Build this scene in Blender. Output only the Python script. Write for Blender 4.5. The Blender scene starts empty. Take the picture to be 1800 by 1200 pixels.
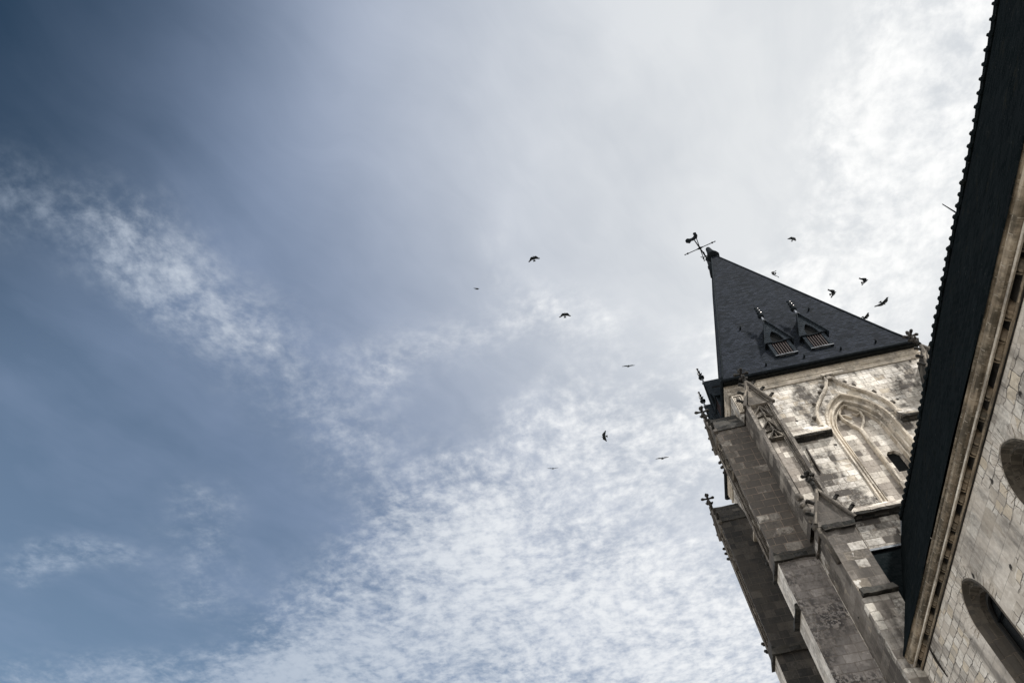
import bpy, bmesh, math, random
from mathutils import Vector, Matrix, noise as mnoise
random.seed(7)
S = bpy.context.scene
COL = S.collection
rad = math.radians

# ------------------------------------------------------------------ camera
cam_d = bpy.data.cameras.new('camera'); cam = bpy.data.objects.new('camera', cam_d); COL.objects.link(cam)
cam_d.sensor_width = 36.0; cam_d.lens = 22.948; cam_d.clip_end = 3000
cr = Vector((0.97542, 0.21024, -0.06598)); cu = Vector((0.21086, -0.80361, 0.55655)); cf = Vector((-0.06399, 0.55678, 0.82819))
cam.matrix_world = Matrix(((cr.x, cu.x, -cf.x, 0), (cr.y, cu.y, -cf.y, 0), (cr.z, cu.z, -cf.z, 0), (0, 0, 0, 1)))
S.camera = cam
GZ = -1.65                                     # ground level (the eye is at z = 0)

# ------------------------------------------------------------------ exposure, sun, sky
S.view_settings.view_transform = 'Standard'; S.view_settings.look = 'None'
S.view_settings.exposure = 0.0; S.view_settings.gamma = 1.0
SUN_AZ, SUN_EL = 128.0, 46.0                   # azimuth clockwise from +Y
sdir = Vector((math.sin(rad(SUN_AZ))*math.cos(rad(SUN_EL)), math.cos(rad(SUN_AZ))*math.cos(rad(SUN_EL)), math.sin(rad(SUN_EL))))
sl = bpy.data.lights.new('sun', 'SUN'); sl.energy = 4.9; sl.angle = rad(4.0); sl.color = (1.0, 0.96, 0.90)
so = bpy.data.objects.new('sun', sl); COL.objects.link(so); so.rotation_euler = (-sdir).to_track_quat('-Z', 'Y').to_euler()

class NT:
    """tiny node-tree writer"""
    def __init__(s, tree): s.t = tree; s.n = tree.nodes; s.l = tree.links
    def new(s, typ, **kw):
        n = s.n.new(typ)
        for k, v in kw.items(): setattr(n, k, v)
        return n
    def put(s, sock, v):
        if isinstance(v, bpy.types.NodeSocket): s.l.new(v, sock)
        else: sock.default_value = v
    def m(s, op, a, b=0.0, c=None, clamp=False):
        n = s.new('ShaderNodeMath', operation=op, use_clamp=clamp)
        s.put(n.inputs[0], a); s.put(n.inputs[1], b)
        if c is not None: s.put(n.inputs[2], c)
        return n.outputs[0]
    def v(s, op, a, b=None):
        n = s.new('ShaderNodeVectorMath', operation=op); s.put(n.inputs[0], a)
        if b is not None:
            if op == 'SCALE': s.put(n.inputs['Scale'], b)
            else: s.put(n.inputs[1], b)
        return n.outputs['Value'] if op in ('DOT_PRODUCT', 'LENGTH', 'DISTANCE') else n.outputs['Vector']
    def ss(s, x, a, b):                         # smoothstep a..b
        n = s.new('ShaderNodeMapRange', interpolation_type='SMOOTHSTEP')
        s.put(n.inputs['Value'], x); s.put(n.inputs['From Min'], a); s.put(n.inputs['From Max'], b)
        return n.outputs['Result']
    def noise(s, vec, scale, detail=4, rough=0.55, dist=0.0, col=False):
        n = s.new('ShaderNodeTexNoise'); s.put(n.inputs['Vector'], vec)
        n.inputs['Scale'].default_value = scale; n.inputs['Detail'].default_value = detail
        n.inputs['Roughness'].default_value = rough; n.inputs['Distortion'].default_value = dist
        return n.outputs['Color' if col else 'Fac']
    def mix(s, f, a, b, typ='MIX'):
        n = s.new('ShaderNodeMix', data_type='RGBA', blend_type=typ, clamp_factor=True)
        s.put(n.inputs[0], f); s.put(n.inputs[6], a); s.put(n.inputs[7], b)
        return n.outputs[2]
    def comb(s, x, y, z=0.0):
        n = s.new('ShaderNodeCombineXYZ'); s.put(n.inputs[0], x); s.put(n.inputs[1], y); s.put(n.inputs[2], z); return n.outputs[0]
    def sep(s, v):
        n = s.new('ShaderNodeSeparateXYZ'); s.put(n.inputs[0], v); return n.outputs
    def ramp(s, f, stops, interp='LINEAR'):
        n = s.new('ShaderNodeValToRGB'); s.put(n.inputs[0], f); cr_ = n.color_ramp; cr_.interpolation = interp
        while len(cr_.elements) < len(stops): cr_.elements.new(0.5)
        for e, (p, c) in zip(cr_.elements, stops): e.position = p; e.color = (*c, 1) if len(c) == 3 else c
        return n.outputs[0]

W = bpy.data.worlds.new('World'); S.world = W; W.use_nodes = True
wt = NT(W.node_tree); W.node_tree.nodes.clear()
def build_sky(k):
    tc = k.new('ShaderNodeTexCoord').outputs['Generated']
    sk = k.new('ShaderNodeTexSky', sky_type='NISHITA', sun_disc=False)
    sk.sun_elevation = rad(SUN_EL); sk.sun_rotation = rad(SUN_AZ); sk.altitude = 100; sk.dust_density = 2.0; sk.air_density = 1.0
    d = k.v('NORMALIZE', tc); x, y, z = k.sep(d)
    zc = k.m('MAXIMUM', z, 0.06)
    u = k.m('DIVIDE', x, zc); v = k.m('DIVIDE', y, zc)
    P = k.comb(u, v)                            # the cloud deck seen as a level sheet
    half = (0.5, 0.5, 0.5)
    w1 = k.v('SUBTRACT', k.noise(P, 2.0, 2, 0.5, col=True), half); w2 = k.v('SUBTRACT', k.noise(P, 7.0, 3, 0.55, col=True), half)
    Pm = k.v('MULTIPLY', k.v('ADD', P, k.v('ADD', k.v('SCALE', w1, 0.26), k.v('SCALE', w2, 0.10))), (1, 1, 0))      # for the banks' outlines
    Pc = k.v('MULTIPLY', k.v('ADD', P, k.v('ADD', k.v('SCALE', w1, 0.10), k.v('SCALE', w2, 0.022))), (1, 1, 0))     # for the puffs
    def seg(a, b, r0, r1):
        a = Vector((*a, 0)); b = Vector((*b, 0)); ab = b-a
        t = k.m('DIVIDE', k.v('DOT_PRODUCT', k.v('SUBTRACT', Pm, a), tuple(ab)), max(ab.length_squared, 1e-5), clamp=True)
        dist = k.v('LENGTH', k.v('SUBTRACT', k.v('SUBTRACT', Pm, a), k.v('SCALE', tuple(ab), t)))
        return k.ss(dist, r1, r0)               # 1 inside r0 .. 0 outside r1
    def band(pts, r0, r1):
        o = None
        for a, b in zip(pts, pts[1:]):
            s_ = seg(a, b, r0, r1); o = s_ if o is None else k.m('MAXIMUM', o, s_)
        return o
    def wsum(items):
        o = None
        for w, s_ in items: o = k.m('MULTIPLY', s_, w) if o is None else k.m('ADD', o, k.m('MULTIPLY', s_, w))
        return o
    def turn(p, deg, sc):
        r = k.new('ShaderNodeVectorRotate', rotation_type='Z_AXIS'); k.put(r.inputs['Vector'], p); r.inputs['Angle'].default_value = rad(deg)
        return k.v('MULTIPLY', r.outputs[0], sc)
    # altocumulus banks: where they lie
    deck = wsum([(0.26, band([(-0.30, 1.35), (0.05, 1.38)], 0.0, 0.30)), (0.66, band([(-0.60, 1.62), (0.25, 1.78), (1.2, 1.7)], 0.10, 0.62)), (0.40, band([(-0.22, 1.14), (0.28, 1.05), (0.8, 1.1)], 0.03, 0.28)),
                 (0.26, band([(0.05, 0.88), (0.36, 0.78)], 0.0, 0.20)), (0.55, band([(0.70, 0.22), (0.60, 0.55), (0.5, 0.8)], 0.04, 0.26)),
                 (0.21, band([(-0.80, 0.20), (-0.68, 0.28), (-0.58, 0.44)], 0.0, 0.16)), (0.23, band([(-0.57, 0.42), (-0.52, 0.62), (-0.45, 0.86), (-0.36, 1.1)], 0.0, 0.24)),
                 (0.24, band([(-0.32, 0.66), (-0.05, 0.62), (0.1, 0.68)], 0.0, 0.13)), (0.16, band([(-0.08, 0.5), (0.03, 0.57)], 0.0, 0.10)),
                 (0.46, band([(-1.7, 1.40), (-1.30, 1.50), (-0.9, 1.66)], 0.0, 0.24)), (0.36, band([(-1.24, 1.02), (-1.07, 0.99)], 0.0, 0.12)), (0.24, band([(-1.0, 1.2), (-0.8, 0.92)], 0.0, 0.16)), (0.22, band([(-0.42, 1.2), (-0.1, 0.9)], 0.0, 0.22))])
    vo = k.new('ShaderNodeTexVoronoi', feature='F1'); k.put(vo.inputs['Vector'], Pc); vo.inputs['Scale'].default_value = 24.0; vo.inputs['Randomness'].default_value = 1.0
    puff = k.m('SUBTRACT', 0.42, vo.outputs['Distance'])
    cells = k.m('SUBTRACT', k.noise(Pc, 21.0, 6, 0.66), 0.5)
    small = k.m('SUBTRACT', k.noise(Pc, 52.0, 3, 0.6), 0.5)
    lumps = k.m('SUBTRACT', k.noise(P, 4.2, 3, 0.55), 0.5)
    wisps = k.m('SUBTRACT', k.noise(turn(Pm, -52, (3.2, 10.0, 1)), 1.0, 6, 0.6), 0.5)
    cirrus = k.m('SUBTRACT', k.noise(turn(Pm, -60, (1.3, 4.2, 1)), 1.0, 6, 0.58), 0.5)
    tex = wsum([(0.45, puff), (1.35, cells), (1.0, small), (0.85, lumps), (0.7, wisps)])
    body = k.m('ADD', deck, k.m('MULTIPLY', tex, k.m('ADD', 0.03, k.m('MULTIPLY', k.ss(deck, 0.0, 0.40), 0.80))))
    dens = k.m('MULTIPLY', k.ss(body, -0.02, 1.02), 0.96)
    far = k.m('MAXIMUM', k.m('MAXIMUM', k.ss(y, -0.02, -0.40), k.m('MULTIPLY', k.ss(z, 0.40, 0.26), 0.9)), k.m('MULTIPLY', k.ss(x, 0.74, 0.92), 0.8))      # unseen bright sky added behind, beside and low down, filling the shaded walls
    # thin high veil, thickest towards the sun
    cs = k.v('DOT_PRODUCT', d, tuple(VEIL_DIR))
    veil = k.m('ADD', k.m('MULTIPLY', k.ss(cs, 0.02, 0.90), 0.94), wsum([(0.75, cirrus), (0.45, lumps)]), clamp=True)
    veil = k.m('ADD', 0.10, k.m('MULTIPLY', veil, 0.88), clamp=True)
    blue = k.v('MULTIPLY', k.v('SCALE', sk.outputs[0], SKY_K), SKY_TINT)
    dk = k.ss(k.v('DOT_PRODUCT', d, tuple(Vector((-0.60, -0.24, 0.76)).normalized())), 0.80, 1.0)
    blue = k.mix(dk, blue, k.v('MULTIPLY', blue, (0.10, 0.22, 0.29)))
    vc = k.mix(k.ss(cs, 0.35, 0.98), (0.30, 0.375, 0.545, 1), (0.80, 0.82, 0.835, 1))
    c1 = k.mix(k.m('MULTIPLY', veil, k.m('SUBTRACT', 1.0, k.m('MULTIPLY', dk, 0.85))), blue, vc)
    cc = k.mix(k.ss(cs, 0.05, 0.90), (0.38, 0.46, 0.58, 1), (1.06, 1.06, 1.05, 1))
    c2 = k.mix(dens, c1, cc)
    c2 = k.mix(far, c2, (1.6, 1.58, 1.54, 1))
    bg = k.new('ShaderNodeBackground'); k.put(bg.inputs[0], c2); bg.inputs[1].default_value = 1.0
    out = k.new('ShaderNodeOutputWorld'); k.l.new(bg.outputs[0], out.inputs[0])
VEIL_DIR = Vector((0.66, 0.27, 0.70)).normalized()
SKY_K = 0.118
SKY_TINT = (1.06, 1.08, 0.97)
build_sky(wt)

# ------------------------------------------------------------------ materials
MATS = {}
def base_mat(name, rough=0.85, metal=0.0, spec=0.3):
    m = bpy.data.materials.new(name); m.use_nodes = True; k = NT(m.node_tree)
    b = m.node_tree.nodes['Principled BSDF']; b.inputs['Roughness'].default_value = rough; b.inputs['Metallic'].default_value = metal
    b.inputs['Specular IOR Level'].default_value = spec
    MATS[name] = m
    return m, k, b
def bump(k, b, h, dist, strength=1.0):
    n = k.new('ShaderNodeBump'); n.inputs['Distance'].default_value = dist; n.inputs['Strength'].default_value = strength
    k.put(n.inputs['Height'], h); k.l.new(n.outputs[0], b.inputs['Normal'])

def stone(name, tones, rh=0.3, bw=0.55, joint=0.012, joint_col=(0.16, 0.13, 0.10), joint_k=0.6, stain=0.35, stain_thr=0.55, stain_col=(0.075, 0.068, 0.062),
          speck=0.0, speck_scale=7.0, speck_thr=0.55, pits=0.5, streak=0.3, wob=0.02, seed=0.0, blotch=None, big_blocks=None):
    """coursed ashlar: tones = [(share, colour), ...] picked per block, weathering laid over it"""
    m, k, b = base_mat(name, 0.92)
    uv = k.new('ShaderNodeUVMap').outputs[0]; pos = k.new('ShaderNodeNewGeometry').outputs['Position']
    pos = k.v('ADD', pos, (seed, seed*1.7, seed*0.6))
    wv = k.v('SCALE', k.v('SUBTRACT', k.noise(pos, 2.5, 3, 0.6, col=True), (0.5, 0.5, 0.5)), wob*2)
    uvw = k.v('ADD', k.v('ADD', uv, wv), (seed*3.1, seed*2.3, 0))
    br = k.new('ShaderNodeTexBrick'); k.put(br.inputs['Vector'], uvw); br.offset = 0.5; br.squash = 0.72; br.squash_frequency = 3
    br.inputs['Color1'].default_value = (0, 0, 0, 1); br.inputs['Color2'].default_value = (1, 1, 1, 1); br.inputs['Mortar'].default_value = (0.5, 0.5, 0.5, 1)
    br.inputs['Scale'].default_value = 1.0; br.inputs['Mortar Size'].default_value = joint; br.inputs['Mortar Smooth'].default_value = 0.35
    br.inputs['Brick Width'].default_value = bw; br.inputs['Row Height'].default_value = rh; br.inputs['Bias'].default_value = 0.0
    t = k.sep(br.outputs['Color'])[0]; jfac = br.outputs['Fac']
    if big_blocks:                              # patches rebuilt in large smooth ashlar
        b2 = k.new('ShaderNodeTexBrick'); k.put(b2.inputs['Vector'], k.v('ADD', k.v('ADD', uv, k.v('SCALE', wv, 0.25)), (seed, seed, 0))); b2.offset = 0.5
        b2.inputs['Color1'].default_value = (0, 0, 0, 1); b2.inputs['Color2'].default_value = (1, 1, 1, 1); b2.inputs['Mortar'].default_value = (0.5, 0.5, 0.5, 1)
        b2.inputs['Scale'].default_value = 1; b2.inputs['Mortar Size'].default_value = 0.006; b2.inputs['Brick Width'].default_value = 0.95; b2.inputs['Row Height'].default_value = 0.34
        bm_ = k.ss(k.m('ADD', k.noise(pos, 0.33, 3, 0.5), k.m('MULTIPLY', k.m('SUBTRACT', k.sep(b2.outputs['Color'])[0], 0.5), 0.12)), big_blocks, big_blocks+0.01)
        t = k.m('ADD', k.m('MULTIPLY', t, k.m('SUBTRACT', 1.0, bm_)), k.m('MULTIPLY', k.m('MULTIPLY', k.sep(b2.outputs['Color'])[0], 0.55), bm_))
        jfac = k.m('ADD', k.m('MULTIPLY', jfac, k.m('SUBTRACT', 1.0, bm_)), k.m('MULTIPLY', k.m('MULTIPLY', b2.outputs['Fac'], 0.5), bm_))
    fine = k.noise(pos, 11.0, 5, 0.65); mid = k.noise(pos, 2.1, 5, 0.62); big = k.noise(pos, 0.42, 5, 0.62, 0.4)
    sx, sy, sz = k.sep(pos)
    stk = k.noise(k.comb(k.m('MULTIPLY', sx, 1.9), k.m('MULTIPLY', sy, 1.9), k.m('MULTIPLY', sz, 0.22)), 1.0, 5, 0.6)
    t2 = k.m('ADD', k.m('ADD', k.m('MULTIPLY', t, 0.86), 0.07), k.m('ADD', k.m('MULTIPLY', k.m('SUBTRACT', mid, 0.5), 0.25), k.m('MULTIPLY', k.m('SUBTRACT', big, 0.5), 0.75)), clamp=True)
    stops, acc = [], 0.0
    for sh, c in tones: stops.append((min(acc, 0.999), c)); acc += sh
    col = k.ramp(t2, stops, 'CONSTANT')
    col = k.mix(k.ss(k.m('ADD', k.m('MULTIPLY', mid, 0.6), k.m('MULTIPLY', fine, 0.4)), 0.38, 0.68), k.mix(1.0, col, (0.66, 0.64, 0.62, 1), 'MULTIPLY'), col)
    sm = k.ss(k.m('ADD', k.m('ADD', k.m('MULTIPLY', big, 0.55), k.m('MULTIPLY', stk, streak)), k.m('MULTIPLY', mid, 0.45-streak*0.5)), stain_thr, stain_thr+0.16)
    if blotch:                                  # weathering that has its own place on the wall: (x, y, z, radius, amount)
        for bx, by, bz, brd, ba in blotch:
            dd = k.v('LENGTH', k.v('MULTIPLY', k.v('SUBTRACT', k.new('ShaderNodeNewGeometry').outputs['Position'], (bx, by, bz)), (1, 0.6, 0.8)))
            dd = k.m('ADD', dd, k.m('MULTIPLY', k.m('SUBTRACT', k.noise(pos, 0.9, 4, 0.65), 0.5), brd*1.8))
            sm = k.m('MAXIMUM', sm, k.m('MULTIPLY', k.ss(dd, brd, brd*0.55), ba))
    gr = k.ss(k.m('ADD', k.m('MULTIPLY', fine, 0.6), k.m('MULTIPLY', t, 0.35)), 0.72, 0.36)
    col = k.mix(k.m('MULTIPLY', sm, k.m('MULTIPLY', k.m('ADD', 0.45, k.m('MULTIPLY', gr, 0.8)), stain), clamp=True), col, (*stain_col, 1))
    if speck > 0:
        sp = k.ss(k.noise(pos, speck_scale, 4, 0.7), speck_thr, speck_thr+0.07)
        msk = k.ss(k.noise(pos, 0.55, 4, 0.6), 0.36, 0.58)
        col = k.mix(k.m('MULTIPLY', k.m('MULTIPLY', sp, msk), speck), col, (0.045, 0.042, 0.043, 1))
    if pits > 0:
        vo = k.new('ShaderNodeTexVoronoi'); k.put(vo.inputs['Vector'], k.v('ADD', pos, k.v('SCALE', wv, 2.0))); vo.inputs['Scale'].default_value = 1.35
        pt = k.m('MULTIPLY', k.ss(k.m('ADD', vo.outputs['Distance'], k.m('MULTIPLY', k.m('SUBTRACT', fine, 0.5), 0.16)), 0.13, 0.07), pits)
        col = k.mix(pt, col, (0.03, 0.027, 0.025, 1))
    jf = k.m('MULTIPLY', jfac, k.m('MULTIPLY', joint_k, k.ss(mid, 0.25, 0.6)))
    col = k.mix(jf, col, (*joint_col, 1))
    k.put(b.inputs['Base Color'], col)
    h = k.m('ADD', k.m('MULTIPLY', jfac, -0.6), k.m('ADD', k.m('MULTIPLY', fine, 0.5), k.m('MULTIPLY', mid, 0.5)))
    bump(k, b, h, 0.035, 0.8)
    return m

WHITE = (0.82, 0.785, 0.72); PALE = (0.66, 0.62, 0.56); CREAM = (0.62, 0.56, 0.47); GREY = (0.40, 0.365, 0.33); DARK = (0.205, 0.185, 0.165); DEEP = (0.12, 0.108, 0.097)
stone('belfry_stone', [(0.07, GREY), (0.12, PALE), (0.48, WHITE), (0.09, CREAM), (0.24, (0.86, 0.83, 0.78))], 0.30, 0.62, 0.012, joint_k=0.8, stain=0.9, stain_thr=0.525, speck=0.65, speck_thr=0.575, pits=1.0, streak=0.4, seed=1.3,
      blotch=[(8.6, 22, 21.6, 1.5, 0.45), (15.5, 22, 21.3, 1.3, 0.5), (9.6, 22, 16.9, 1.5, 1.0), (11.3, 22, 16.3, 0.9, 0.7), (10.2, 22, 14.9, 1.2, 0.8), (13.5, 22, 17.0, 1.2, 0.7)])
stone('panel_stone', [(0.22, DARK), (0.30, GREY), (0.30, PALE), (0.18, WHITE)], 0.32, 0.6, 0.010, stain=0.6, stain_thr=0.54, pits=0.5, speck=0.3, seed=5.1)
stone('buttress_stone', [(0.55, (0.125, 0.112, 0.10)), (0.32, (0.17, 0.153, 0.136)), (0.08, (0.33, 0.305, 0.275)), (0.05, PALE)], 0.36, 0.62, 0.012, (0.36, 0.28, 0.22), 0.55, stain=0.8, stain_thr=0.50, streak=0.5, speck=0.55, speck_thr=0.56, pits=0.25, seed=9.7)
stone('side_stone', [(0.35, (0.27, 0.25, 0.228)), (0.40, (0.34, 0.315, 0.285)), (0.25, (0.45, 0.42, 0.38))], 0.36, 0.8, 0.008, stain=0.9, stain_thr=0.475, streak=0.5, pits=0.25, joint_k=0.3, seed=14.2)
stone('flint_stone', [(0.45, (0.26, 0.243, 0.235)), (0.45, (0.34, 0.318, 0.305)), (0.10, (0.52, 0.48, 0.44))], 0.30, 0.5, 0.010, stain=0.35, stain_thr=0.55, speck=1.0, speck_scale=9.0, speck_thr=0.46, pits=0.4, seed=21.0)
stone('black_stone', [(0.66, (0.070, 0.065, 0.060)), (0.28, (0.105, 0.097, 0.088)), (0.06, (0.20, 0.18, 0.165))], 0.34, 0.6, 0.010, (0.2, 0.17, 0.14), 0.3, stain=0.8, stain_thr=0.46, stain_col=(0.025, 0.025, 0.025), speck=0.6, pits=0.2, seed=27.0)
stone('patched_stone', [(0.40, (0.20, 0.184, 0.168)), (0.36, (0.26, 0.24, 0.22)), (0.10, (0.33, 0.295, 0.25)), (0.17, (0.82, 0.79, 0.74))], 0.34, 0.55, 0.010, (0.2, 0.17, 0.14), 0.45, stain=0.8, stain_thr=0.51, streak=0.5, speck=0.35, pits=0.4, seed=33.0)
stone('moulded_stone', [(0.3, (0.60, 0.54, 0.45)), (0.4, (0.70, 0.64, 0.55)), (0.3, (0.78, 0.72, 0.63))], 0.5, 0.9, 0.008, stain=0.6, stain_thr=0.52, pits=0.3, joint_k=0.5, seed=40.0)
stone('carved_stone', [(0.5, (0.085, 0.078, 0.068)), (0.35, (0.15, 0.135, 0.115)), (0.15, (0.30, 0.27, 0.23))], 0.4, 0.7, 0.006, stain=0.7, stain_thr=0.48, pits=0.0, joint_k=0.3, seed=44.0)
stone('soot_shade_stone', [(0.6, (0.020, 0.020, 0.019)), (0.4, (0.045, 0.042, 0.038))], 0.4, 0.7, 0.004, stain=0.3, stain_thr=0.6, pits=0.0, joint_k=0.0, seed=50.0)  # sooty carvings; on the frieze, cavity shade put into the colour
stone('moss_shade_stone', [(0.45, (0.022, 0.023, 0.022)), (0.35, (0.052, 0.050, 0.045)), (0.20, (0.12, 0.112, 0.10))], 0.3, 0.5, 0.012, stain=0.6, stain_thr=0.52, stain_col=(0.02, 0.022, 0.02), speck=0.8, speck_scale=11.0, speck_thr=0.5, pits=0.0, joint_k=0.3, seed=48.0)  # moss on the gables; on drips, underside shade put into the colour
stone('nave_stone', [(0.14, (0.62, 0.57, 0.50)), (0.34, (0.76, 0.71, 0.64)), (0.34, (0.86, 0.82, 0.75)), (0.18, (0.74, 0.66, 0.54))], 0.225, 0.34, 0.012, (0.085, 0.075, 0.065), 0.95, stain=0.6, stain_thr=0.55, pits=1.0, streak=0.4, wob=0.085, seed=55.0, big_blocks=0.50)
stone('cornice_stone', [(0.4, (0.42, 0.35, 0.26)), (0.35, (0.54, 0.46, 0.355)), (0.25, (0.32, 0.26, 0.19))], 0.6, 0.62, 0.012, (0.55, 0.5, 0.42), 0.5, stain=0.75, stain_thr=0.47, stain_col=(0.06, 0.05, 0.036), pits=0.1, seed=61.0)
stone('corbel_stone', [(0.5, (0.26, 0.205, 0.145)), (0.5, (0.38, 0.31, 0.225))], 0.6, 0.6, 0.004, stain=0.7, stain_thr=0.47, stain_col=(0.06, 0.055, 0.045), pits=0.0, joint_k=0.1, seed=66.0)
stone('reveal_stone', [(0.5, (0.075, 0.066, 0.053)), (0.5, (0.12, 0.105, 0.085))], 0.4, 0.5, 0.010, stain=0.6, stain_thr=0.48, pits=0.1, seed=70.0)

stone('chalk_stone', [(0.4, (0.78, 0.745, 0.69)), (0.45, (0.86, 0.83, 0.78)), (0.15, PALE)], 0.36, 0.7, 0.008, stain=0.6, stain_thr=0.56, streak=0.5, pits=0.3, joint_k=0.4, seed=81.0)
stone('pitted_stone', [(0.22, (0.30, 0.275, 0.25)), (0.33, (0.52, 0.49, 0.45)), (0.45, WHITE)], 0.30, 0.55, 0.010, stain=0.8, stain_thr=0.56, streak=0.5, pits=1.0, speck=0.35, seed=77.0)
def slate(name, c1, c2, rh, bw, rough=0.6, moss=0.15, spec=0.35):
    m, k, b = base_mat(name, rough, spec=spec)
    uv = k.new('ShaderNodeUVMap').outputs[0]; pos = k.new('ShaderNodeNewGeometry').outputs['Position']
    br = k.new('ShaderNodeTexBrick'); k.put(br.inputs['Vector'], k.v('ADD', uv, k.v('SCALE', k.v('SUBTRACT', k.noise(pos, 3, 2, col=True), (0.5, 0.5, 0.5)), 0.02))); br.offset = 0.5
    br.inputs['Color1'].default_value = (0, 0, 0, 1); br.inputs['Color2'].default_value = (1, 1, 1, 1)
    br.inputs['Mortar'].default_value = (0, 0, 0, 1); br.inputs['Scale'].default_value = 1; br.inputs['Mortar Size'].default_value = rh*0.09
    br.inputs['Mortar Smooth'].default_value = 0.1; br.inputs['Brick Width'].default_value = bw; br.inputs['Row Height'].default_value = rh
    t = k.sep(br.outputs['Color'])[0]
    col = k.mix(t, (*c1, 1), (*c2, 1))
    n = k.noise(pos, 0.7, 5, 0.65)
    col = k.mix(k.ss(n, 0.35, 0.7), k.mix(1.0, col, (0.72, 0.74, 0.74, 1), 'MULTIPLY'), col)
    col = k.mix(k.m('MULTIPLY', k.ss(k.noise(pos, 1.6, 5, 0.7), 0.56, 0.74), moss), col, (0.045, 0.038, 0.022, 1))
    col = k.mix(k.m('MULTIPLY', k.ss(k.noise(pos, 6.0, 3, 0.7), 0.66, 0.74), moss), col, (0.12, 0.12, 0.11, 1))
    col = k.mix(br.outputs['Fac'], col, (0.012, 0.014, 0.016, 1))
    k.put(b.inputs['Base Color'], col)
    vy = k.sep(uv)[1]
    saw = k.m('SUBTRACT', 1.0, k.m('FRACT', k.m('DIVIDE', vy, rh)))
    bump(k, b, k.m('ADD', saw, k.m('ADD', k.m('MULTIPLY', t, 0.4), k.m('MULTIPLY', br.outputs['Fac'], -0.5))), 0.02, 0.8)
    return m
slate('spire_slate', (0.007, 0.010, 0.015), (0.024, 0.029, 0.041), 0.16, 0.26, 0.85, 0.14, 0.05)
slate('nave_slate', (0.0055, 0.0085, 0.0095), (0.012, 0.0155, 0.017), 0.14, 0.22, 1.0, 0.30, 0.0)
slate('dormer_slate', (0.014, 0.020, 0.027), (0.030, 0.037, 0.046), 0.15, 0.2, 0.9, 0.1, 0.05)

def plain(name, c, rough=0.6, metal=0.0, var=0.3, scale=6.0, c2=None, spec=0.4):
    m, k, b = base_mat(name, rough, metal, spec)
    pos = k.new('ShaderNodeNewGeometry').outputs['Position']
    n = k.noise(pos, scale, 5, 0.6)
    c2 = c2 or tuple(q*(1-var) for q in c)
    k.put(b.inputs['Base Color'], k.mix(k.ss(n, 0.35, 0.65), (*c2, 1), (*c, 1)))
    bump(k, b, n, 0.01, 0.4)
    return m
plain('lead', (0.20, 0.22, 0.25), 0.6, 0.1, 0.35, 5, spec=0.2)
plain('weathered_lead', (0.26, 0.29, 0.33), 0.6, 0.1, 0.6, 9)
plain('dark_lead', (0.016, 0.020, 0.024), 0.8, 0.0, 0.4, spec=0.02)
plain('glint_lead', (0.75, 0.72, 0.70), 0.25, 0.9, 0.15)  # for the glints painted onto the dormer finials
plain('wrought_iron', (0.006, 0.008, 0.010), 0.9, 0.0, 0.3, spec=0.02)
plain('rusty_iron', (0.035, 0.028, 0.024), 0.8, 0.3, 0.5)
plain('louvre_wood', (0.05, 0.032, 0.032), 0.7, 0, 0.35, 4)
plain('dark_wood', (0.02, 0.02, 0.02), 0.8, 0, 0.4)
plain('hollow_dark', (0.012, 0.013, 0.014), 0.95, 0, 0.3, spec=0.05)
plain('window_glass', (0.015, 0.018, 0.02), 0.25, 0, 0.4, 2.5, spec=0.5)
plain('feather', (0.012, 0.016, 0.019), 0.7, 0, 0.3, 12, spec=0.2)
plain('eave_timber', (0.016, 0.018, 0.018), 0.9, 0, 0.4, spec=0.1)
def paving():
    m, k, b = base_mat('paving', 0.9)
    pos = k.new('ShaderNodeNewGeometry').outputs['Position']
    br = k.new('ShaderNodeTexBrick'); k.put(br.inputs['Vector'], pos); br.inputs['Scale'].default_value = 1
    br.inputs['Color1'].default_value = (0.26, 0.245, 0.22, 1); br.inputs['Color2'].default_value = (0.34, 0.32, 0.29, 1); br.inputs['Mortar'].default_value = (0.25, 0.23, 0.2, 1)
    br.inputs['Brick Width'].default_value = 0.8; br.inputs['Row Height'].default_value = 0.5; br.inputs['Mortar Size'].default_value = 0.012
    k.put(b.inputs['Base Color'], k.mix(k.ss(k.noise(pos, 0.5, 5), 0.35, 0.65), k.mix(1.0, br.outputs[0], (0.75, 0.74, 0.72, 1), 'MULTIPLY'), br.outputs[0]))
paving()

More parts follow.
